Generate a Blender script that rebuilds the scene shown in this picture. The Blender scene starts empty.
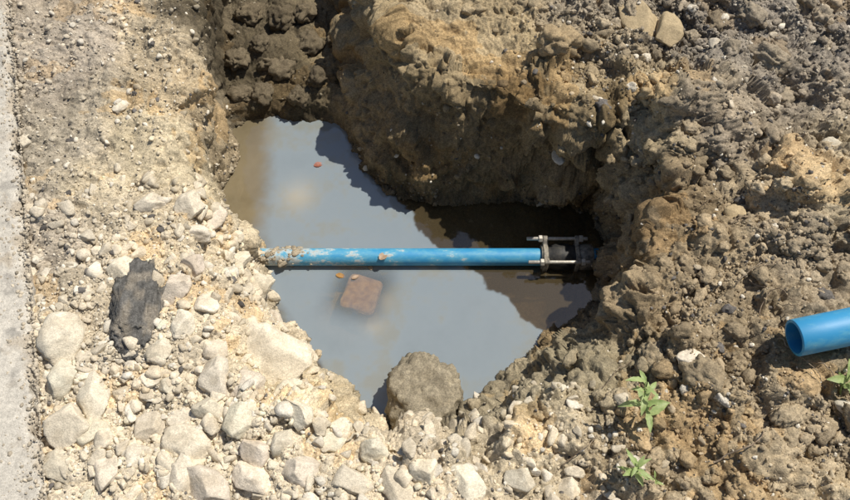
import bpy, math, numpy as np
from mathutils import Vector, Matrix
rng=np.random.default_rng(11)
R=math.radians
# ------------------------------------------------------------------ scene basics
sc=bpy.context.scene
sc.view_settings.view_transform='Standard'
try: sc.view_settings.look='None'
except: pass
sc.view_settings.exposure=0
CAM=(0,-1.5,2.6)
ct,st=math.cos(R(30)),math.sin(R(30))
def site(px,py,z=0.0):
    """camera image pixel (850x500) -> point on the level z of the site"""
    a=(250-py)/850; b=(px-425)/850
    dy=st+ct*a; dz=-ct+st*a
    s=(z-CAM[2])/dz
    return (b*s, CAM[1]+dy*s, z)
ZW=-0.55
# ------------------------------------------------------------------ numpy noise
def h3(ix,iy,iz,seed):
    h=(ix.astype(np.int64)*374761393+iy.astype(np.int64)*668265263+iz.astype(np.int64)*2147483647+seed*974634777)&0xffffffff
    h=((h^(h>>13))*1274126177)&0xffffffff
    h=((h^(h>>16))*2246822519)&0xffffffff
    h=h^(h>>15)
    return (h&0xffffff)/float(0xffffff)
def vn(p,seed=0):
    i=np.floor(p).astype(np.int64); f=p-i; u=f*f*f*(f*(f*6-15)+10)
    x,y,z=i[:,0],i[:,1],i[:,2]; ux,uy,uz=u[:,0],u[:,1],u[:,2]
    def L(a,b,t): return a+(b-a)*t
    r=[L(L(h3(x,y,z+k,seed),h3(x+1,y,z+k,seed),ux),L(h3(x,y+1,z+k,seed),h3(x+1,y+1,z+k,seed),ux),uy) for k in (0,1)]
    return L(r[0],r[1],uz)*2-1
def worley(p,seed=0):
    i=np.floor(p).astype(np.int64); f=p-i
    F1=np.full(len(p),9.0); ID=np.zeros(len(p))
    for dx in (-1,0,1):
        for dy in (-1,0,1):
            for dz in (-1,0,1):
                X,Y,Z=i[:,0]+dx,i[:,1]+dy,i[:,2]+dz
                a=h3(X,Y,Z,seed); b=h3(X,Y,Z,seed+11); c=h3(X,Y,Z,seed+23)
                d=(dx+a-f[:,0])**2+(dy+b-f[:,1])**2+(dz+c-f[:,2])**2
                m=d<F1; F1=np.where(m,d,F1); ID=np.where(m,a,ID)
    return np.sqrt(F1),ID
def xy3(x,y,s,off=0.0):
    return np.stack([x*s+off,y*s-off,np.full_like(x,off*.37)],1)
def ss(a,b,x):
    t=np.clip((x-a)/(b-a),0,1); return t*t*(3-2*t)
# ------------------------------------------------------------------ excavation outline: foot line (image x,y), wall run, rim height, undercut
POLY=[(228,-60,.13,.03,.08),(231,30,.13,.02,.08),(233,100,.13,.02,.08),(229,150,.13,.02,.07),(222,195,.12,.0,.05),(232,232,.12,-.02,.02),
(258,248,.16,-.03,0),(266,262,.18,-.03,0),(275,300,.26,-.03,0),(300,335,.32,-.02,0),(325,372,.34,-.02,0),
(362,416,.30,-.02,0),(400,436,.22,-.02,0),(455,432,.2,-.02,0),(480,396,.24,.0,0),(515,368,.30,.0,0),(550,345,.28,.03,0),(592,325,.20,.04,.04),
(612,285,.20,.05,.12),(616,240,.20,.06,.14),(598,205,.24,.10,.18),(520,196,.28,.10,.17),(440,204,.28,.06,.08),(400,196,.33,.04,.0),
(368,172,.38,.03,0),(345,130,.38,.03,0),(335,60,.26,.05,0),(330,-60,.22,.05,0)]
PV=np.array([site(a[0],a[1],ZW)[:2] for a in POLY]); PW=np.array([a[2:5] for a in POLY])
def pit(x,y):
    n=len(PV); dmin=np.full(len(x),1e9); inside=np.zeros(len(x),bool)
    W=np.zeros(len(x)); A=np.zeros((len(x),3))
    for i in range(n):
        a=PV[i]; b=PV[(i+1)%n]; e=b-a; L2=(e**2).sum()
        t=np.clip(((x-a[0])*e[0]+(y-a[1])*e[1])/L2,0,1)
        d=np.hypot(x-a[0]-t*e[0],y-a[1]-t*e[1]); dmin=np.minimum(d,dmin)
        w=math.sqrt(L2)/(d+.03)**4; W+=w
        A+=w[:,None]*(PW[i][None]*(1-t)[:,None]+PW[(i+1)%n][None]*t[:,None])
        c=((a[1]>y)!=(b[1]>y))
        with np.errstate(divide='ignore',invalid='ignore'):
            xi=a[0]+(y-a[1])*e[0]/(e[1] if abs(e[1])>1e-9 else 1e-9)
        inside^=(c&(x<xi))
    A/=W[:,None]
    return np.where(inside,-dmin,dmin),A[:,0],A[:,1],A[:,2]
# ------------------------------------------------------------------ soil map anchors
LS=(.58,.50,.37)
ANC=[(70,50,0,(.36,.31,.245)),(60,150,0,(.39,.34,.26)),(45,250,0,(.40,.345,.27)),(150,40,0,(.47,.39,.27)),(150,150,0,(.52,.44,.30)),
(190,100,0,(.42,.335,.215)),(100,300,0,(.49,.42,.31)),(80,400,0,(.58,.505,.385)),(190,250,0,(.55,.465,.33)),(200,350,0,LS),(200,450,0,LS),(260,420,0,LS),
(300,470,0,LS),(400,480,0,(.58,.49,.355)),(520,470,0,(.51,.43,.30)),(600,490,0,(.45,.37,.255)),(300,380,-.25,(.54,.45,.30)),(270,330,-.2,(.58,.49,.35)),
(250,50,-.4,(.095,.076,.047)),(290,80,-.4,(.095,.076,.046)),(380,60,-.2,(.31,.24,.138)),(420,20,0,(.35,.28,.175)),(500,50,0,(.35,.275,.165)),(420,150,-.4,(.22,.165,.09)),  # trench floor tones: damp soil with the trench's shade painted in
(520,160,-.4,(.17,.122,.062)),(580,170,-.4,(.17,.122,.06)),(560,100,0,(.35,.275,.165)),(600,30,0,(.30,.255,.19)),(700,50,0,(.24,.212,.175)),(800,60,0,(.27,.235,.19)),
(640,120,0,(.40,.325,.205)),(720,150,0,(.28,.232,.17)),(760,200,0,(.38,.305,.2)),(830,210,0,(.46,.38,.255)),(650,220,0,(.26,.197,.118)),(650,300,0,(.29,.222,.135)),
(700,330,0,(.33,.26,.165)),(560,385,-.25,(.27,.228,.148)),(500,400,-.3,(.31,.262,.175)),(680,420,0,(.29,.228,.142)),(620,440,0,(.37,.295,.19)),(780,420,0,(.34,.272,.178)),(820,300,0,(.30,.245,.17)),(800,480,0,(.43,.35,.23))]
AP=np.array([site(a,b,c)[:2] for a,b,c,_ in ANC]); AC=np.array([d for *_,d in ANC])
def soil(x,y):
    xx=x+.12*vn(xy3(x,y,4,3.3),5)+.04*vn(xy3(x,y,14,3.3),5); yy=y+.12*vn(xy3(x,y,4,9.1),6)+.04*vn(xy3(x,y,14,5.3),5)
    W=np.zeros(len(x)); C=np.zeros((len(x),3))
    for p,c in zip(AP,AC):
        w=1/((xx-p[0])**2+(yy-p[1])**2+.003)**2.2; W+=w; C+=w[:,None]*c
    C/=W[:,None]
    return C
MOUNDS=[(805,205,.11,.15),(738,172,-.09,.07),(640,15,.06,.10),(705,350,.06,.10),(560,60,.05,.12),(820,430,-.05,.12),(640,120,.05,.07),(720,100,.06,.10),(760,470,.06,.1),(690,200,-.05,.07),(830,80,.05,.1),(620,400,.05,.07)]
# grid lines: dense inside the photographed plot, then opening out to the horizon
def lines(lo,hi,dlo,dhi,fine,mid):
    c=np.arange(dlo,dhi,fine)
    a=np.arange(lo,dlo,mid); b=np.arange(dhi,hi,mid)
    g=.02*1.35**np.arange(1,34)
    return np.concatenate([(a[0]-np.cumsum(g))[::-1],a,c,b,b[-1]+np.cumsum(g)])
gx=lines(-1.95,1.95,-1.05,1.05,.0036,.0056); gy=lines(-1.3,1.75,-.75,1.2,.0036,.0056)
NX,NY=len(gx),len(gy)
X,Y=[a.ravel() for a in np.meshgrid(gx,gy)]
near0=ss(6,2.5,np.hypot(X,Y))
D0,PWd,PHr,PUc=pit(X,Y)
TR=ss(.90,1.08,Y+.05*vn(xy3(X,Y,7,3),19))*ss(.2,-.2,X)
def base(x,y):
    near=near0
    d=D0+near*(.030*vn(xy3(x,y,5),1)+.018*vn(xy3(x,y,13),2))
    d=np.where(np.hypot(x-.1,y-.2)<9,d,9)
    G=.05*vn(xy3(x,y,1.7,4.4),3)+.04*vn(xy3(x,y,4.1,1.4),4)
    G=G+ .09*ss(.6,1.3,x)*ss(-.9,.3,y)+.06*ss(.9,1.3,y)*ss(-.2,.4,x)
    for (px,py,am,ra) in MOUNDS:
        q=site(px,py,.05); G=G+am*np.exp(-((x-q[0])**2+(y-q[1])**2)/(2*ra*ra*.5))
    flat=ss(-.75,-1.2,x); G=G*(1-.75*flat)
    H=PHr*np.exp(-np.clip(d,0,9)*2)+G*near
    tr=TR
    Lz=ZW+.02+ tr*.09+.06*tr*vn(xy3(x,y,6),8)
    ww=PWd*(1+.35*vn(xy3(x,y,3.1,7.7),9))
    t=np.clip(d/ww,0,1); S=1-(1-t)**1.6
    S=S*(.75+.25*S)
    S=S+.06*vn(xy3(x,y,9,3.7),12)*np.sin(np.pi*t)
    out=Lz+(H-Lz)*S
    inn=Lz-np.clip(-d*1.2,0,.14)*(1-tr)
    z=np.where(d>0,out,inn)
    return z,d,t
Z,D,T=base(X,Y)
KA=np.array(site(10,0)[:2]); KB=np.array(site(45,500)[:2]); KD=(KB-KA)/np.linalg.norm(KB-KA); KN=np.array([KD[1],-KD[0]])
if KN[0]<0: KN=-KN
kd=(X-KA[0])*KN[0]+(Y-KA[1])*KN[1]
P=np.stack([X,Y,Z],1)
# undercut: the upper part of the wall leans over the pit
gyD,gxD=np.gradient(D0.reshape(NY,NX),gy,gx); gm=np.hypot(gxD,gyD)+1e-9
gxn=(gxD/gm).ravel(); gyn=(gyD/gm).ravel()
sh=PUc*ss(.02,.85,T)*np.exp(-np.clip(D-PWd,0,9)/.22)*near0*(1+.35*vn(xy3(X,Y,5,8.8),14))
P[:,0]-=gxn*sh; P[:,1]-=gyn*sh
def normals(P):
    G=P.reshape(NY,NX,3)
    du=np.gradient(G,axis=1); dv=np.gradient(G,axis=0)
    n=np.cross(du,dv).reshape(-1,3); n/=np.linalg.norm(n,axis=1)[:,None]+1e-12
    return n
N=normals(P)
act=np.where(np.hypot(X,Y-.1)<3.2)[0]
Pa=P[act]; na=N[act]
xa,ya=Pa[:,0],Pa[:,1]
gravelly=ss(-.45,-.85,xa)
wall=ss(.0,.05,D[act])*ss(.12,.0,D[act]-PWd[act])
lumpy=np.clip(wall+ss(.35,.7,xa)*.8+.25,0,1)*(1-.7*gravelly)
disp=.036*vn(Pa*5.0,20)*(.35+.65*lumpy)+.026*vn(Pa*11,21)*(.4+.6*lumpy)+.0125*vn(Pa*24,22)+.0065*vn(Pa*52,23)+.0038*vn(Pa*110,24)+.002*vn(Pa*210,25)
disp-=.020*(1-np.abs(vn(Pa*9+3.1,26)))**6*lumpy+.009*(1-np.abs(vn(Pa*23+1.1,27)))**5*lumpy
q=Pa+.045*np.stack([vn(Pa*8,30),vn(Pa*8,31),vn(Pa*8,32)],1)+.014*np.stack([vn(Pa*34,30),vn(Pa*34,31),vn(Pa*34,32)],1)
F0,ID0=worley(q*6.0,39); disp+=.060*(np.clip(1-F0*1.25,0,1)**.5)*(ID0>.55)*lumpy
F,ID=worley(q*13,40); lump=np.clip(1-F*1.15,0,1)**.55
disp+=.036*lump*(ID>.5)*(.25+.75*lumpy)*(.4+.6*ss(-.3,.4,vn(Pa*3,33)))
F2,ID2=worley(q*32,41); crumbmask=.35+.65*ss(-.3,.4,vn(Pa*4,35))
disp+=.013*np.clip(1-F2*1.1,0,1)**.6*(ID2>.45)*crumbmask
F3,ID3=worley(q*80,42); disp+=.0065*np.clip(1-F3,0,1)**.6*(ID3>.4)*(1-.6*wall)*crumbmask
inw=(D[act]<-.02)
disp=np.where(inw,disp*(.3+.5*TR[act])-.02*(1-TR[act]),disp)
fade=ss(3.2,2.4,np.hypot(xa,ya-.1)); ka=kd[act]
disp*=fade*ss(-.12,.03,ka)
P[act]=Pa+na*disp[:,None]
under=ss(.012,-.03,kd); P[:,2]=P[:,2]*(1-under)+under*(-.06)
N=normals(P)
# colour
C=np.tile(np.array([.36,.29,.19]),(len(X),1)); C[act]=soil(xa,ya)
far=1-fade; C[act]=C[act]*(1-far[:,None])+far[:,None]*np.array([.36,.29,.19])
v=np.ones(len(X)); v[act]=1+.20*vn(Pa*7,50)+.17*vn(Pa*26,51)+.14*(ID2-.5)*crumbmask+.20*(ID3-.5)*(1-.6*wall)
wet=ss(.09,.0,P[:,2]-ZW+.03*vn(P*12,52)); wet=np.where(np.hypot(X,Y)<3,wet,0)
C=C*v[:,None]*(1-.5*wet[:,None])
C[act]*=np.where((vn(Pa*6,55)+.3*vn(Pa*30,56)>.38)[:,None],np.array([1.1,1.0,.86]),1.0)
C=np.clip(C,.02,.8)
# ------------------------------------------------------------------ mesh helpers
def make_mesh(name,V,Fq,col=None,smooth=True,mats=()):
    me=bpy.data.meshes.new(name); V=np.ascontiguousarray(V,dtype=np.float32); Fq=np.ascontiguousarray(Fq,dtype=np.int32)
    k=Fq.shape[1]
    me.vertices.add(len(V)); me.vertices.foreach_set('co',V.ravel())
    me.loops.add(Fq.size); me.loops.foreach_set('vertex_index',Fq.ravel())
    me.polygons.add(len(Fq)); me.polygons.foreach_set('loop_start',np.arange(0,Fq.size,k,dtype=np.int32))
    try: me.polygons.foreach_set('loop_total',np.full(len(Fq),k,dtype=np.int32))
    except: pass
    me.polygons.foreach_set('use_smooth',np.full(len(Fq),smooth))
    me.update(calc_edges=True)
    if col is not None:
        ca=me.color_attributes.new('Col','FLOAT_COLOR','POINT')
        c4=np.ones((len(V),4),np.float32); c4[:,:3]=col; ca.data.foreach_set('color',c4.ravel())
    for m in mats: me.materials.append(m)
    ob=bpy.data.objects.new(name,me); sc.collection.objects.link(ob); return ob
def nt(mat): mat.use_nodes=True; return mat.node_tree.nodes,mat.node_tree.links,mat.node_tree.nodes['Principled BSDF']
def earth_mat(name,scale=1.0,rough=.95,bump=.5,contrast=.35,fine=260):
    m=bpy.data.materials.new(name); n,l,b=nt(m)
    at=n.new('ShaderNodeAttribute'); at.attribute_name='Col'
    tc=n.new('ShaderNodeTexCoord')
    no=n.new('ShaderNodeTexNoise'); no.inputs['Scale'].default_value=80*scale; no.inputs['Detail'].default_value=5; no.inputs['Roughness'].default_value=.75
    l.new(tc.outputs['Object'],no.inputs['Vector'])
    mr=n.new('ShaderNodeMapRange'); mr.inputs['From Min'].default_value=.3; mr.inputs['From Max'].default_value=.7
    mr.inputs['To Min'].default_value=1-contrast; mr.inputs['To Max'].default_value=1+contrast
    l.new(no.outputs['Fac'],mr.inputs['Value'])
    vo=n.new('ShaderNodeTexVoronoi'); vo.inputs['Scale'].default_value=fine; l.new(tc.outputs['Object'],vo.inputs['Vector'])
    sp=n.new('ShaderNodeSeparateColor'); l.new(vo.outputs['Color'],sp.inputs[0])
    mr2=n.new('ShaderNodeMapRange'); mr2.inputs['To Min'].default_value=1-contrast*.8; mr2.inputs['To Max'].default_value=1+contrast*.8; l.new(sp.outputs[0],mr2.inputs['Value'])
    mu=n.new('ShaderNodeMath'); mu.operation='MULTIPLY'; l.new(mr.outputs[0],mu.inputs[0]); l.new(mr2.outputs[0],mu.inputs[1])
    mx=n.new('ShaderNodeVectorMath'); mx.operation='SCALE'; l.new(at.outputs['Color'],mx.inputs[0]); l.new(mu.outputs[0],mx.inputs['Scale'])
    l.new(mx.outputs[0],b.inputs['Base Color'])
    b.inputs['Roughness'].default_value=rough; b.inputs['Specular IOR Level'].default_value=.25
    n2=n.new('ShaderNodeTexNoise'); n2.inputs['Scale'].default_value=200*scale; n2.inputs['Detail'].default_value=3; n2.inputs['Roughness'].default_value=.65
    l.new(tc.outputs['Object'],n2.inputs['Vector'])
    bu=n.new('ShaderNodeBump'); bu.inputs['Strength'].default_value=bump; bu.inputs['Distance'].default_value=.007
    l.new(n2.outputs['Fac'],bu.inputs['Height'])
    l.new(bu.outputs[0],b.inputs['Normal'])
    return m
def noise_mat(name,c1,c2,scale=30,rough=.6,bump=.2,dist=.002,lo=.4,hi=.6,detail=6,metal=0,spec=.4):
    m=bpy.data.materials.new(name); n,l,b=nt(m)
    tc=n.new('ShaderNodeTexCoord'); no=n.new('ShaderNodeTexNoise'); no.inputs['Scale'].default_value=scale; no.inputs['Detail'].default_value=detail; no.inputs['Roughness'].default_value=.65
    l.new(tc.outputs['Object'],no.inputs['Vector'])
    cr=n.new('ShaderNodeValToRGB'); cr.color_ramp.elements[0].position=lo; cr.color_ramp.elements[1].position=hi
    cr.color_ramp.elements[0].color=(*c1,1); cr.color_ramp.elements[1].color=(*c2,1)
    l.new(no.outputs['Fac'],cr.inputs[0]); l.new(cr.outputs[0],b.inputs['Base Color'])
    bu=n.new('ShaderNodeBump'); bu.inputs['Strength'].default_value=bump; bu.inputs['Distance'].default_value=dist
    l.new(no.outputs['Fac'],bu.inputs['Height']); l.new(bu.outputs[0],b.inputs['Normal'])
    b.inputs['Roughness'].default_value=rough; b.inputs['Metallic'].default_value=metal; b.inputs['Specular IOR Level'].default_value=spec
    return m
M_soil=earth_mat('soil',1,.95,.6,.34); M_stone=earth_mat('stone',.8,.9,.35,.2,320); M_clod=earth_mat('clod',1,.95,.6,.3)
idx=np.arange(NX*NY).reshape(NY,NX)
Fq=np.stack([idx[:-1,:-1],idx[:-1,1:],idx[1:,1:],idx[1:,:-1]],-1).reshape(-1,4)
ground=make_mesh('ground',P,Fq,C,True,[M_soil])
# ------------------------------------------------------------------ stones
def ico(sub):
    import bmesh
    bm=bmesh.new(); bmesh.ops.create_icosphere(bm,subdivisions=sub,radius=1)
    V=np.array([v.co[:] for v in bm.verts]); F=np.array([[v.index for v in f.verts] for f in bm.faces]); bm.free(); return V,F
ICO={s:ico(s) for s in (1,2,3,4,5)}
def template(sub,kind,seed):
    r=np.random.default_rng(seed); V,F=ICO[sub]; V=V.copy()
    if kind=='stone':
        V*=(1+.16*vn(V*1.1+seed,seed+5))[:,None]
        for _ in range(11):
            n=r.normal(size=3); n/=np.linalg.norm(n); dd=r.uniform(.45,.82)
            dp=V@n; V=np.where((dp>dd)[:,None],V-(dp-dd)[:,None]*n[None]*.97,V)
        V*=(1+.05*vn(V*2.2+seed,seed)+.045*vn(V*5+seed,seed+1)+(.03*vn(V*11+seed,seed+2)))[:,None]
        V*=1.15
    elif kind=='pebble':
        V*=(1+.28*vn(V*1.2+seed,seed)+.15*vn(V*3+seed,seed+1))[:,None]
    else:
        V*=(1+.34*vn(V*1.5+seed,seed)+.24*vn(V*3.3+seed,seed+1)+.14*vn(V*7+seed,seed+2)+.08*vn(V*15+seed,seed+3))[:,None]
    return V,F
def rots(n):
    q=rng.normal(size=(n,4)); q/=np.linalg.norm(q,axis=1)[:,None]; w,x,y,z=q.T
    return np.stack([1-2*(y*y+z*z),2*(x*y-w*z),2*(x*z+w*y),2*(x*y+w*z),1-2*(x*x+z*z),2*(y*z-w*x),2*(x*z-w*y),2*(y*z+w*x),1-2*(x*x+y*y)],1).reshape(n,3,3)
def scatter(name,pos,rad,cols,sub,kind,mat,flat=.75,nt_=12):
    n=len(pos); which=rng.integers(0,nt_,n); VV=[];FF=[];CC=[];o=0
    asp=np.stack([rng.uniform(.85,1.4,n),rng.uniform(.7,1.05,n),rng.uniform(flat*.75,flat*1.2,n)],1)*rad[:,None]
    RR=rots(n); a=rng.uniform(0,6.28,n)
    for k in range(nt_):
        ii=np.where(which==k)[0]
        if len(ii)==0: continue
        V,F=template(sub,kind,100*sub+k+1)
        v=np.einsum('nij,vj->nvi',RR[ii],V)
        v=v*asp[ii][:,None,:]
        c,s=np.cos(a[ii])[:,None],np.sin(a[ii])[:,None]
        vx=v[...,0]*c-v[...,1]*s; vy=v[...,0]*s+v[...,1]*c
        v=np.stack([vx,vy,v[...,2]],-1)+pos[ii][:,None,:]
        FF.append((F[None]+ (np.arange(len(ii))*len(V))[:,None,None]+o).reshape(-1,3)); o+=len(ii)*len(V)
        VV.append(v.reshape(-1,3)); CC.append(np.repeat(cols[ii],len(V),axis=0))
    VV=np.concatenate(VV); CC=np.concatenate(CC)
    if sub>=3:
        g=ss(-.1,.5,vn(VV*28,91)+.4*vn(VV*90,92))[:,None]*.4; CC=CC*(1-g)+np.minimum(CC*.9,np.array([.40,.33,.23]))*g
    return make_mesh(name,VV,np.concatenate(FF),CC,True,[mat])
cell=(np.gradient(gx)[None,:]*np.gradient(gy)[:,None]).ravel()
pm=site(794,338,.1)
okp=(kd>.0)*(np.hypot(X,Y-.1)<2.3)*(P[:,2]>ZW-.01)*(np.abs(X)<1.9)*cell
nopipe=(np.hypot(X-pm[0]+.02,Y-pm[1])>.15)
def pick(n,wt):
    w=np.clip(wt*okp,0,None); w=w/w.sum()
    return rng.choice(len(X),n,replace=False,p=w)
area=1/np.clip(N[:,2],.35,1)
wallf=ss(.0,.04,D)*ss(.08,.0,D-PWd)*(1-ss(-.2,-.45,X)*ss(.4,.1,Y))
left=ss(-.45,-.75,X); lowl=ss(-.3,-.5,X)*ss(.45,.1,Y); bottom=ss(-.35,-.62,Y)*ss(.7,.3,X); rubble=np.clip(lowl+bottom,0,1)
tren=(X<.0)*(Y>.85)*(P[:,2]<-.2); topright=ss(.2,.6,X)*ss(.2,.7,Y)
patch=ss(-.35,.5,vn(xy3(X,Y,3,2),60))*(.25+.75*ss(-.3,.4,vn(xy3(X,Y,9,2),61)))
def place(n,wt,rmin,rmax,power,sink,cmix,sub,kind,mat,name,flat=.75,light=1.0,var=.15,lightp=0,darkp=0):
    i=pick(n,wt); r=rmin*(rmax/rmin)**(rng.random(n)**power)
    pos=P[i]+N[i]*(r*sink)[:,None]
    c=C[i]*(1-cmix[3])+np.array(cmix[:3])*cmix[3]
    c=c*(light*(1+var*rng.normal(size=n)))[:,None]
    u=rng.random(n); sunk=(P[i,2]>-.45); c=np.where(((u<lightp)&sunk)[:,None],np.array([.68,.62,.51])*(.8+.3*rng.random(n))[:,None],c)
    c=np.where((u>1-darkp)[:,None],np.array([.11,.10,.09])*(.7+.9*rng.random(n))[:,None],c)
    return scatter(name,pos,r,np.clip(c,.02,.75),sub,kind,mat,flat)
place(24000,area*(.10+.9*left+.7*rubble+.5*topright)*(.15+patch)*(1-.8*wallf)*(1-.85*tren),.002,.007,1.7,.2,(.50,.44,.33,.35),1,'pebble',M_stone,'gravel',.8,1.0,.2,.10,.09)
place(8500,area*(.05+.5*left+1.5*rubble+.12*topright)*(.2+patch)*(1-.6*wallf)*(1-.85*tren),.005,.017,1.9,.1,(.56,.49,.37,.4),2,'stone',M_stone,'gravel',.75,1.05,.14,.22,.04)
place(1150,area*(.01+.2*left*(Y<.5)+1.3*rubble+.05*topright)*(.3+patch)*(1-.85*tren),.014,.032,1.5,.05,(.62,.55,.43,.7),3,'stone',M_stone,'rubble_stones',.75,1.05,.10,.15,0)
place(26000,area*(.3+topright*2+.9*ss(.5,.8,X))*(X>-.35)*(.1+patch)*(1-.75*wallf),.002,.009,1.7,.15,(.24,.2,.15,.2),2,'clod',M_clod,'soil_crumbs',.85,1.05,.2,.03,.10)
place(1900,area*(.2+topright+.8*ss(.3,.7,X))*(X>-.35)*(.15+patch)*(1-.6*wallf)*nopipe,.009,.032,1.8,.05,(.34,.27,.18,.2),3,'clod',M_clod,'soil_clods',.8,1.08,.14,.03,.03)
place(110,area*(.1+.8*topright+ss(.5,.8,X))*(X>-.1)*(1-wallf)*nopipe,.028,.062,1.4,-.1,(.36,.29,.19,.5),4,'clod',M_clod,'soil_clods',.8,1.05,.12,0,0)
def ground_z(x,y):
    ix=np.clip(np.searchsorted(gx,x),1,NX-2); iy=np.clip(np.searchsorted(gy,y),1,NY-2)
    return P[iy*NX+ix,2]
BIG=[(215,380,23),(217,352,15),(213,410,18),(245,420,19),(183,422,14),(262,357,36),(190,450,20),(181,473,17),(175,290,19),(193,265,14),(228,242,19),(215,218,12),(255,290,17),(170,385,12),(180,325,16),
(235,265,15),(150,205,13),(190,205,18),(120,108,9),(123,275,17),(205,489,22),(250,480,20),(160,350,13),(150,430,14),(60,465,14),(66,340,30),(62,378,20),(92,398,20),(68,425,22),(95,430,18),(285,395,14),(300,415,16),
(330,440,16),(375,450,15),(255,450,14),(425,470,14),(470,485,18),(350,480,15),(300,470,16),(520,480,12),(570,492,14),(400,490,17),(692,362,13),(676,208,8),(440,82,8),(640,178,14),(835,150,12),(245,325,16),(275,320,14),(205,305,14),(225,295,12),(148,380,12),(135,455,12),(110,470,15),(280,440,13),(195,235,13),(245,385,14),(640,20,26),(665,32,18),(735,215,12)]
bp=[];br=[]
for (px,py,hw) in BIG:
    x,y,_=site(px,py,-.0)
    for _ in range(3):
        z=ground_z(x,y); x,y,_=site(px,py,z)
    r=hw/850*2.95*.98; bp.append((x,y,z+r*.05)); br.append(r)
bp=np.array(bp); br=np.array(br)
bc=np.array([.66,.585,.46])*(1+.09*rng.normal(size=(len(bp),1)))*np.ones((len(bp),3)); bc*=1+.012*rng.normal(size=bc.shape)
bc[-3:]=np.array([.42,.33,.2])
scatter('rubble_stones',bp,br,np.clip(bc,.2,.76),4,'stone',M_stone,.66,16)
tp=[];trr=[]
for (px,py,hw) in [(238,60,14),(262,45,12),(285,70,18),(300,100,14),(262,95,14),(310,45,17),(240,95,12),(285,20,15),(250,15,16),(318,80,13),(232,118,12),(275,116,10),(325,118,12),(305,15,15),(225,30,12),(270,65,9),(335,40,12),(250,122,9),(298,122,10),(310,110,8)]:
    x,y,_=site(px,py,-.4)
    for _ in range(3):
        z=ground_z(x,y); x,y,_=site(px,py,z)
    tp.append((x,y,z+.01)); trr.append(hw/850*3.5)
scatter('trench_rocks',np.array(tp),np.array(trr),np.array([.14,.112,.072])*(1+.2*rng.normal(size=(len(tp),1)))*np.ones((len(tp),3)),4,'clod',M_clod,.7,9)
# boulder standing in the water
V=ICO[5][0].copy()
for n_,dd in [((0,0,1),.72),((1,0,.1),.8),((-1,0,.15),.8),((0,-1,.1),.8),((.2,1,.1),.8),((.7,-.7,.4),.85),((-.6,-.5,.5),.85)]:
    n_=np.array(n_)/np.linalg.norm(n_); dp=V@n_; V=np.where((dp>dd)[:,None],V-(dp-dd)[:,None]*n_*.95,V)
V[:,0]*=1-.18*V[:,1]
fb,ib=worley(V*6,9); fb2,ib2=worley(V*14,10)
V*=(1+.09*vn(V*2,3)+.08*vn(V*4.5,4)+.05*vn(V*11,5)+.035*vn(V*24,6)+.10*np.clip(1-fb*1.2,0,1)**.6*(ib>.4)+.05*np.clip(1-fb2*1.1,0,1)**.6*(ib2>.4))[:,None]
V*=np.array([.165,.18,.19]); x,y,_=site(424,398,-.48)
V+=np.array([x,y,ZW+.03])
cb=np.array([.29,.25,.178])*(1+.18*vn(V*40,8)+.1*vn(V*120,8)+.2*(ib2-.5))[:,None]*(1-.5*ss(.035,0,V[:,2]-ZW))[:,None]
make_mesh('boulder',V,ICO[5][1],cb,True,[M_clod])
# broken asphalt chunk
def chunk(name,px,py,z,sx,sy,sz,rot,mat,seed):
    V=ICO[5][0].copy()
    rad=1+.16*vn(V*1.3+seed,3)+.12*vn(V*3+seed,4)
    V=np.sign(V)*np.abs(V)**.75*rad[:,None]
    f,i_=worley(V*9,seed); f2,i2=worley(V*20,seed)
    V*=(1+.05*vn(V*9,5)+.10*np.clip(1-f*1.1,0,1)**.6*(i_>.35)+.06*np.clip(1-f2,0,1)**.6*(i2>.3))[:,None]
    V*=np.array([sx,sy,sz]); c,s=math.cos(rot),math.sin(rot); V=np.stack([V[:,0]*c-V[:,1]*s,V[:,0]*s+V[:,1]*c,V[:,2]],1)
    p=site(px,py,z); V+=np.array([p[0],p[1],ground_z(p[0],p[1])+z])
    col=np.array([.12,.115,.105])*(.6+.8*i2)[:,None]; g=ss(.0,.6,vn(V*25,4)+.4*vn(V*70,6))[:,None]*.5; col=col*(1-g)+np.array([.34,.29,.22])*g
    return make_mesh(name,V,ICO[5][1],col,True,[mat])
chunk('asphalt_chunk',137,308,.0,.085,.17,.045,.10,M_clod,3)
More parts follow.
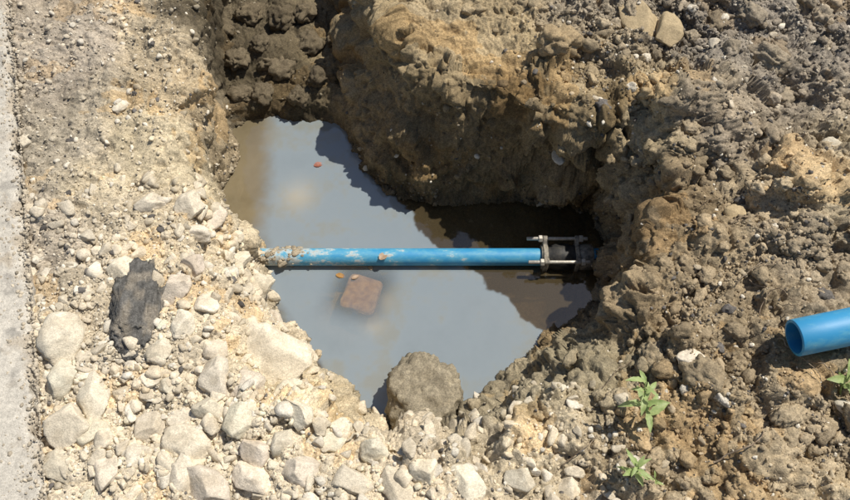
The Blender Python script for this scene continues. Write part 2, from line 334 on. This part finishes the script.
# ------------------------------------------------------------------ kerb
def kerb():
    L0,L1=-45,45; us=np.concatenate([np.linspace(L0,-1.5,60),np.linspace(-1.48,4,1100),np.linspace(4.05,L1,60)])
    prof=[(-3.0,.0),(-1.2,.0),(-.6,.002),(-.3,.003),(-.2,.003),(-.12,.002),(-.08,.002),(-.04,.001),(-.02,.0),(-.008,-.003),(0,-.012),(.002,-.04),(.0,-.16)]
    pr=[]
    for a,b in zip(prof[:-1],prof[1:]):
        m=max(1,int(math.hypot(a[0]-b[0],a[1]-b[1])/.008)) if a[0]>=-.3 else 3
        for k in range(m): pr.append((a[0]+(b[0]-a[0])*k/m,a[1]+(b[1]-a[1])*k/m))
    pr.append(prof[-1]); pr=np.array(pr)
    U,I=np.meshgrid(us,np.arange(len(pr)),indexing='ij'); U=U.ravel();I=I.ravel()
    off=pr[I,0]; hh=pr[I,1]+.028
    p3=np.stack([U*9,off*9,hh*9],1)
    edge=np.exp(-np.abs(off)/.03)
    off=off+edge*(.012*vn(p3*.7,70)+.012*vn(p3*2.2,71)+.006*vn(p3*7,72))
    hh=hh+.003*vn(p3*.5,73)+.0022*vn(p3*3,74)+.0015*vn(p3*9,74)-edge*.016*np.clip(vn(p3*2,75)+.2,0,1)
    V=np.stack([KA[0]+KD[0]*U+KN[0]*off,KA[1]+KD[1]*U+KN[1]*off,hh],1)
    col=np.array([.50,.465,.40])*(1+.08*vn(p3*1.2,76)+.07*vn(p3*5,77))[:,None]
    g=ss(.1,.6,vn(p3*1.6,79)+.35*vn(p3*6,80)+.3*edge)[:,None]*.7; col=col*(1-g)+np.array([.37,.31,.23])*g
    g=ss(.4,.75,vn(p3*2,81)+.3*vn(p3*9,82))[:,None]*.5; col=col*(1-g)+np.array([.18,.17,.155])*g
    ii=np.arange(len(V)).reshape(len(us),len(pr)); F=np.stack([ii[:-1,:-1],ii[1:,:-1],ii[1:,1:],ii[:-1,1:]],-1).reshape(-1,4)
    make_mesh('concrete_kerb',V,F,col,True,[M_stone])
    n=3600; u=rng.uniform(-1,3.2,n); o=.012-.16*rng.random(n)**3.5; r=.0016*(6)**(rng.random(n)**2.2)
    pos=np.stack([KA[0]+KD[0]*u+KN[0]*o,KA[1]+KD[1]*u+KN[1]*o,np.full(n,.027)],1)
    scatter('gravel',pos,r,np.array([.44,.38,.29])*(1+.2*rng.normal(size=(n,1)))*np.ones((n,3)),1,'pebble',M_stone,.8)
kerb()
# ------------------------------------------------------------------ water
nw=440
wx=np.linspace(-1.25,1.05,nw); wy=np.linspace(-.7,1.35,nw); WX,WY=[a.ravel() for a in np.meshgrid(wx,wy)]
ii=np.arange(nw*nw).reshape(nw,nw); F=np.stack([ii[:-1,:-1],ii[:-1,1:],ii[1:,1:],ii[1:,:-1]],-1).reshape(-1,4)
# painted into the water colour: pale sky reflection, dark brown wall shade beyond it
SKY_PATCH=np.array([site(a,b,ZW)[:2] for a,b in [(272,105),(345,110),(352,150),(376,182),(402,200),(418,222),(432,246),(455,262),(482,275),(486,288),(512,305),(546,335),(560,380),(470,440),(360,430),(300,345),(262,290),(256,235),(262,180)]])
def polyd(V,x,y):
    dm=np.full(len(x),1e9); ins=np.zeros(len(x),bool)
    for i in range(len(V)):
        a=V[i]; b=V[(i+1)%len(V)]; e=b-a; t=np.clip(((x-a[0])*e[0]+(y-a[1])*e[1])/(e@e),0,1)
        dm=np.minimum(dm,np.hypot(x-a[0]-t*e[0],y-a[1]-t*e[1])); c=((a[1]>y)!=(b[1]>y)); ins^=c&(x<a[0]+(y-a[1])*e[0]/(e[1]+1e-12))
    return np.where(ins,dm,-dm)
fd=polyd(SKY_PATCH,WX,WY)+.018*vn(xy3(WX,WY,9),90)+.010*vn(xy3(WX,WY,28),91)+.005*vn(xy3(WX,WY,70),91)
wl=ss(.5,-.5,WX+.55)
sky_patch=ss(-.006-.07*wl,.006+.09*wl,fd)
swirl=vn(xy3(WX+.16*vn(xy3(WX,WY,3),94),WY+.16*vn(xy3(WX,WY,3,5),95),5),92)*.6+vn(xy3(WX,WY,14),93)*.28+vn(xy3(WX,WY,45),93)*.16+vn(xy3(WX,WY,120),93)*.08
cSky=np.array([.275,.325,.355])*(1+.20*swirl)[:,None]
gB=ss(.0,.6,swirl)[:,None]*.55; cSky=cSky*(1-gB)+np.array([.31,.30,.235])*gB
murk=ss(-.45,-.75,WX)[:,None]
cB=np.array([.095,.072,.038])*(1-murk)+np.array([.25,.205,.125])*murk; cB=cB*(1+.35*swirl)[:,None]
wc=cSky*sky_patch[:,None]+cB*(1-sky_patch[:,None])
bx,by,_=site(361,291,ZW); cc_,s_=math.cos(-.3),math.sin(-.3)
lx=(WX-bx)*cc_+(WY-by)*s_; ly=-(WX-bx)*s_+(WY-by)*cc_
clear=np.exp(-((lx/.125)**4+(ly/.135)**4)*(1+.4*swirl))
clr=.16*sky_patch+.42*(1-sky_patch)*(1-.5*murk[:,0]); clr=clr*(1-clear)+.66*clear; clr+=.12*swirl
for (ax,ay,r1,r2,k) in [(298,195,.07,.08,.5),(372,325,.05,.04,.35),(385,300,.03,.05,.3)]:
    p_=site(ax,ay,ZW); pale=np.exp(-(((WX-p_[0])/r1)**2+((WY-p_[1])/r2)**2))*(1+.8*swirl)*k; pale=np.clip(pale,0,1)[:,None]; wc=wc*(1-pale)+pale*np.array([.52,.48,.39])
m=bpy.data.materials.new('muddy_water'); n,l,b=nt(m)
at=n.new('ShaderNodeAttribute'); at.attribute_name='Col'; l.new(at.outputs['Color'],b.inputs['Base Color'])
tc=n.new('ShaderNodeTexCoord')
b.inputs['Roughness'].default_value=.08; b.inputs['IOR'].default_value=1.33
tr=n.new('ShaderNodeBsdfTransparent'); tr.inputs[0].default_value=(.86,.74,.54,1)
at2=n.new('ShaderNodeAttribute'); at2.attribute_name='Clear'
mt=n.new('ShaderNodeMixShader'); l.new(at2.outputs['Fac'],mt.inputs[0])
gl=n.new('ShaderNodeBsdfGlossy'); gl.inputs['Roughness'].default_value=.05
mix=n.new('ShaderNodeMixShader'); mix.inputs[0].default_value=.10
n2=n.new('ShaderNodeTexNoise'); n2.inputs['Scale'].default_value=22; n2.inputs['Detail'].default_value=3; l.new(tc.outputs['Object'],n2.inputs['Vector'])
bu=n.new('ShaderNodeBump'); bu.inputs['Strength'].default_value=.12; bu.inputs['Distance'].default_value=.004; l.new(n2.outputs['Fac'],bu.inputs['Height'])
l.new(bu.outputs[0],b.inputs['Normal']); l.new(bu.outputs[0],gl.inputs['Normal'])
out=[x for x in n if x.type=='OUTPUT_MATERIAL'][0]
l.new(b.outputs[0],mt.inputs[1]); l.new(tr.outputs[0],mt.inputs[2]); l.new(mt.outputs[0],mix.inputs[1]); l.new(gl.outputs[0],mix.inputs[2]); l.new(mix.outputs[0],out.inputs['Surface'])
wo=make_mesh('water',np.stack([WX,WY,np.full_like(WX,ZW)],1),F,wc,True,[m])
ca=wo.data.attributes.new('Clear','FLOAT','POINT'); ca.data.foreach_set('value',np.clip(clr,0,1).astype(np.float32))
# ------------------------------------------------------------------ pipes
def lathe(name,prof,seg,mat,smooth=True,parent=None):
    V=[];F=[];k=len(prof)
    for j in range(seg):
        a=2*math.pi*j/seg
        for (x,r) in prof: V.append((x,r*math.cos(a),r*math.sin(a)))
    for j in range(seg):
        for i in range(k-1):
            F.append((j*k+i,j*k+i+1,((j+1)%seg)*k+i+1,((j+1)%seg)*k+i))
    ob=make_mesh(name,np.array(V),np.array(F)[:,::-1],None,smooth,[mat])
    if parent: ob.parent=parent
    return ob
def pipe_mat(name,dirt,lo=.55):
    m=bpy.data.materials.new(name); n,l,b=nt(m)
    tc=n.new('ShaderNodeTexCoord'); mp=n.new('ShaderNodeMapping'); mp.inputs['Scale'].default_value=(.5,1,1); l.new(tc.outputs['Object'],mp.inputs[0])
    no=n.new('ShaderNodeTexNoise'); no.inputs['Scale'].default_value=26; no.inputs['Detail'].default_value=8; no.inputs['Roughness'].default_value=.72
    l.new(mp.outputs[0],no.inputs['Vector'])
    sx=n.new('ShaderNodeSeparateXYZ'); l.new(tc.outputs['Object'],sx.inputs[0])
    g=n.new('ShaderNodeMapRange'); g.inputs['From Min'].default_value=.05; g.inputs['From Max'].default_value=.75; g.inputs['To Min'].default_value=dirt; g.inputs['To Max'].default_value=0
    l.new(sx.outputs['X'],g.inputs['Value'])
    ad=n.new('ShaderNodeMath'); l.new(no.outputs['Fac'],ad.inputs[0]); l.new(g.outputs[0],ad.inputs[1])
    cr=n.new('ShaderNodeValToRGB'); cr.color_ramp.elements[0].position=lo-.12; cr.color_ramp.elements[1].position=lo+.22
    cr.color_ramp.elements[0].color=(.035,.27,.51,1); cr.color_ramp.elements[1].color=(.26,.225,.165,1)
    mid=cr.color_ramp.elements.new(lo+.04); mid.color=(.10,.35,.51,1)
    mid=cr.color_ramp.elements.new(lo+.11); mid.color=(.45,.52,.53,1)
    l.new(ad.outputs[0],cr.inputs[0]); l.new(cr.outputs[0],b.inputs['Base Color'])
    b.inputs['Roughness'].default_value=.5
    bu=n.new('ShaderNodeBump'); bu.inputs['Strength'].default_value=.35; bu.inputs['Distance'].default_value=.0015; l.new(no.outputs['Fac'],bu.inputs['Height']); l.new(bu.outputs[0],b.inputs['Normal'])
    return m
zp=ZW+.028; a=site(238,257,zp); bq=site(552,257,zp); Lp=bq[0]-a[0]+.25
rp=.037
wp=lathe('water_pipe',[(0,rp-.005),(0,rp)]+[(Lp*t,rp) for t in np.linspace(.05,.95,16)]+[(Lp,rp),(Lp,rp-.005),(0,rp-.005)],64,pipe_mat('blue_pipe_buried',.19,.55))
wp.location=a
n=70; u=rng.random(n)**1.8*.24+.08; ang=rng.normal(0,.8,n); r=.004+.011*rng.random(n)**2
pos=np.stack([a[0]+u,a[1]-np.sin(ang)*rp,zp+np.cos(ang)*rp*.97],1); scatter('mud_on_pipe',pos,r,np.array([.38,.32,.23])*(1+.15*rng.normal(size=(n,1)))*np.ones((n,3)),3,'clod',M_clod,.5)
rs=.058; p0=Vector(site(792,338,.12)); gz=ground_z(p0.x,p0.y)
p0=Vector(site(794,338,gz+rs+.03))
sp_=lathe('spare_pipe',[(0,rs-.009),(0.001,rs-.001),(.003,rs),(.1,rs),(.2,rs),(.4,rs),(.9,rs),(1.6,rs),(1.6,rs-.009),(.9,rs-.009),(.02,rs-.009),(0,rs-.009)],72,pipe_mat('blue_pipe_spare',.0,.60))
sp_.location=p0; sp_.rotation_euler=(0,R(-3),R(11))
M_iron=noise_mat('dirty_cast_iron',(.12,.11,.095),(.36,.32,.25),60,.6,.5,.002,.38,.66)
M_rub=noise_mat('black_rubber',(.02,.02,.02),(.07,.062,.05),60,.6,.4,.002,.45,.75)
M_steel=noise_mat('bolt_steel',(.36,.33,.28),(.6,.57,.5),80,.45,.4,.001,.35,.7,metal=.3)
emp=bpy.data.objects.new('pipe_coupling',None); sc.collection.objects.link(emp); emp.location=site(544,257,zp)
def ch(o): o.parent=emp; return o
lathe('gland_ring',[(-.014,rp+.001),(-.014,.050),(-.009,.053),(-.0082,.053)],48,M_iron,False,emp)
lathe('sleeve_body',[(.0102,.048),(.03,.050),(.045,.056),(.10,.056),(.11,.050),(.126,.050)],48,M_rub,True,emp)
lathe('end_socket',[(.1425,.05),(.15,.055),(.20,.055),(.205,.04)],48,M_iron,True,emp)
def lug_plate(name,x0,x1):
    V=[];seg=96
    for x in (x0,x1):
        for ri in (0,1):
            for j in range(seg):
                t=2*math.pi*j/seg
                r=rp+.002 if ri==0 else .058+.036*max(0,math.cos(4*(t-math.pi/4)))**2.5
                V.append((x,r*math.cos(t),r*math.sin(t)))
    F=[]
    for j in range(seg):
        k=(j+1)%seg; A,B,Cc,Dd=0,seg,2*seg,3*seg
        F+= [(A+j,A+k,B+k,B+j),(Cc+j,Dd+j,Dd+k,Cc+k),(B+j,B+k,Dd+k,Dd+j),(A+j,Cc+j,Cc+k,A+k)]
    o=make_mesh(name,np.array(V),np.array(F),None,False,[M_iron]); ch(o)
    bv=o.modifiers.new('b','BEVEL'); bv.width=.002; bv.limit_method='ANGLE'
lug_plate('flange_front',-.008,.012); lug_plate('flange_rear',.126,.142)
for q_ in range(4):
    t=math.pi/4+q_*math.pi/2; yy,zz=.080*math.cos(t),.080*math.sin(t)
    o=lathe('bolt_%d'%(q_+1),[(-.075,.0),(-.075,.0065),(-.073,.0075),(.178,.0075),(.18,.0065),(.18,0)],16,M_steel,True,emp); o.location=(0,yy,zz)
    for nm,xx in (('nut_front',-.026),('nut_rear',.144)):
        o=lathe('%s_%d'%(nm,q_+1),[(0,.0),(0,.014),(.002,.0155),(.014,.0155),(.016,.014),(.016,0)],6,M_steel,False,emp); o.location=(xx,yy,zz)
# ------------------------------------------------------------------ brick fragment under the surface
M_brick=noise_mat('wet_brick',(.36,.21,.12),(.60,.42,.27),30,.6,.3,.003)
V=ICO[5][0].copy(); V=np.sign(V)*np.abs(V)**.30; V*=(1+.06*vn(V*1.2,3)+.03*vn(V*4,3)+.015*vn(V*12,3))[:,None]; V*=np.array([.074,.080,.016])
c,s=math.cos(-.3),math.sin(-.3); V=np.stack([V[:,0]*c-V[:,1]*s,V[:,0]*s+V[:,1]*c,V[:,2]],1); V[:,2]+=V[:,1]*.08
V+=np.array(site(361,292,ZW))+np.array([0,0,-.028]); make_mesh('brick_fragment',V,ICO[5][1],None,True,[M_brick])
# ------------------------------------------------------------------ leaves, weeds, twigs
def leaf_geo(L,W,curl,nv=9,fold=.25,mu=5,jag=0):
    V=[];F=[]
    for i in range(nv):
        t=i/(nv-1); w=W*math.sin(math.pi*min(1,t*.93+.04))**.8*(1-.35*t)*(1+jag*math.sin(i*2.6))
        for j in range(mu):
            u=(j/(mu-1)*2-1)
            V.append((L*t*math.cos(curl*t*.6),u*w,L*t*math.sin(curl*t*.8)*-.6+abs(u)*w*fold+.0))
    for i in range(nv-1):
        for j in range(mu-1): F.append((i*mu+j,(i+1)*mu+j,(i+1)*mu+j+1,i*mu+j+1))
    return np.array(V),np.array(F)
def put(V,yaw,pitch,pos,roll=0):
    Mx=Matrix.Translation(pos)@Matrix.Rotation(yaw,4,'Z')@Matrix.Rotation(-pitch,4,'Y')@Matrix.Rotation(roll,4,'X')
    A=np.array(Mx); return V@A[:3,:3].T+A[:3,3]
def leafmat(name,c1,c2):
    m=noise_mat(name,c1,c2,60,.5,.2,.001,.35,.65)
    n=m.node_tree.nodes; l=m.node_tree.links; b=n['Principled BSDF']; tr=n.new('ShaderNodeBsdfTranslucent'); tr.inputs[0].default_value=(*[min(1,x*1.4) for x in c2],1)
    mx=n.new('ShaderNodeMixShader'); mx.inputs[0].default_value=.3; o=[x for x in n if x.type=='OUTPUT_MATERIAL'][0]
    l.new(b.outputs[0],mx.inputs[1]); l.new(tr.outputs[0],mx.inputs[2]); l.new(mx.outputs[0],o.inputs[0]); return m
M_green=leafmat('weed_leaf',(.22,.32,.10),(.42,.50,.22)); M_dry=leafmat('dry_leaf',(.36,.23,.14),(.52,.38,.26)); M_or=leafmat('orange_leaf',(.40,.19,.05),(.55,.32,.10)); M_red=leafmat('red_leaf',(.32,.10,.07),(.45,.19,.12))
M_twig=noise_mat('twig',(.16,.11,.07),(.34,.27,.19),50,.8,.3)
def tube(pts,r0,r1,seg=7):
    pts=[Vector(p) for p in pts]; V=[];F=[]; n=len(pts)
    for i,p in enumerate(pts):
        d=(pts[min(i+1,n-1)]-pts[max(i-1,0)]).normalized(); a=d.cross(Vector((.13,.2,1))).normalized(); b=d.cross(a); r=r0+(r1-r0)*i/(n-1)
        for j in range(seg):
            t=2*math.pi*j/seg; V.append((p+a*r*math.cos(t)+b*r*math.sin(t))[:])
    for i in range(n-1):
        for j in range(seg): F.append((i*seg+j,i*seg+(j+1)%seg,(i+1)*seg+(j+1)%seg,(i+1)*seg+j))
    return np.array(V),np.array(F)
def weed(px,py,h,nl,Ls,seed,lx=0,ly=.2,wr=.19):
    r=np.random.default_rng(seed); x,y,_=site(px,py,0)
    for _ in range(3):
        z=ground_z(x,y); x,y,_=site(px,py,z)
    z+=.015
    lean=Vector((lx,ly,1)); Vs=[];Fs=[];o=0
    pts=[Vector((x,y,z-.03))+lean*(h*t)+Vector((.006*math.sin(5*t+seed),.005*math.cos(4*t),0)) for t in np.linspace(0,1,8)]
    V,F=tube(pts,.0030,.0016); Vs.append(V);Fs.append(F);o+=len(V)
    for k in range(nl):
        t=.3+.7*k/(nl-1); b=pts[0].lerp(pts[-1],t); L=Ls*(1.1-.35*t)*r.uniform(.7,1.2)
        V,F=leaf_geo(L,L*wr*r.uniform(.8,1.2),r.uniform(.2,1.3),jag=.14); V=put(V,k*2.4+r.uniform(-.6,.6),r.uniform(.0,.5)+.4*t,b,r.uniform(-.4,.4))
        Vs.append(V);Fs.append(F+o);o+=len(V)
    return make_mesh('weed_plant',np.concatenate(Vs),np.concatenate(Fs),None,True,[M_green])
weed(648,430,.20,13,.085,1,-.18,.45,.16); weed(634,476,.09,10,.065,5,.0,.2,.16); weed(842,394,.12,9,.085,9,-.1,.3,.16); weed(655,482,.04,4,.04,12)
def leaf(name,px,py,L,W,yaw,pitch,mat,z=None,curl=1,dz=.006):
    if z is None:
        x,y,_=site(px,py,0)
        for _ in range(3):
            z=ground_z(x,y); x,y,_=site(px,py,z)
    x,y,_=site(px,py,z); V,F=leaf_geo(L,W,curl,13,.3,7,.15); V=put(V,yaw,pitch,(x,y,z+dz)); return make_mesh(name,V,F,None,True,[mat])
leaf('dry_leaf',492,84,.17,.034,-1.2,.1,M_dry,None,.6,.075)
leaf('fallen_leaf',336,275,.042,.013,-.2,0,M_or,ZW,.3,.003); leaf('fallen_leaf',352,279,.034,.010,.5,0,M_dry,ZW,.3,.004)
leaf('fallen_leaf',314,166,.045,.016,.3,0,M_red,ZW,.3,.003); leaf('fallen_leaf',372,270,.03,.01,2.2,0,M_dry,ZW,.3,.003)
leaf('fallen_leaf',380,260,.045,.02,.9,0,M_dry,zp+rp-.003,.3,.004)
def twig(px,py,L,ang,seed,r=.002):
    rr=np.random.default_rng(seed); x,y,_=site(px,py,0); pts=[]
    for i in range(12):
        x+=math.cos(ang)*L/12; y+=math.sin(ang)*L/12; ang+=rr.normal()*.16; pts.append((x,y,float(ground_z(x,y))+.016+.02*math.sin(i/11*math.pi)))
    V,F=tube(pts,r,r*.5); make_mesh('twig',V,F,None,True,[M_twig])
for t_ in [(690,250,.28,.2,1),(735,290,.22,-.5,2),(725,300,.2,.7,3),(760,350,.2,-.9,4),(810,30,.22,.9,5),(700,470,.25,.15,6,.003),(750,330,.15,1.2,7),(790,375,.2,-.2,8),(670,225,.15,.5,9),(560,470,.15,.9,10),(590,395,.2,.4,12,.0015),(130,190,.12,.8,13,.0015)]: twig(*t_)
# ------------------------------------------------------------------ light
el,az=R(61),R(33)
sd=Vector((math.cos(el)*math.cos(az),math.cos(el)*math.sin(az),math.sin(el)))
s=bpy.data.lights.new('sun','SUN'); s.energy=4.9; s.angle=R(.5); s.color=(1,.94,.84)
so=bpy.data.objects.new('sun',s); sc.collection.objects.link(so); so.rotation_euler=sd.to_track_quat('Z','Y').to_euler(); so.location=(3,2,5)
w=bpy.data.worlds.new('World'); sc.world=w; w.use_nodes=True; n=w.node_tree.nodes; l=w.node_tree.links
sk=n.new('ShaderNodeTexSky'); sk.sky_type='NISHITA'; sk.sun_disc=False; sk.sun_elevation=el; sk.sun_rotation=math.atan2(sd.x,sd.y)
l.new(sk.outputs[0],n['Background'].inputs[0]); n['Background'].inputs[1].default_value=.08
cam=bpy.data.cameras.new('camera'); cam.lens=36; cam.sensor_width=36; cam.clip_end=2000; cam.clip_start=.05
co=bpy.data.objects.new('camera',cam); sc.collection.objects.link(co); co.location=CAM; co.rotation_euler=(R(30),0,0); sc.camera=co
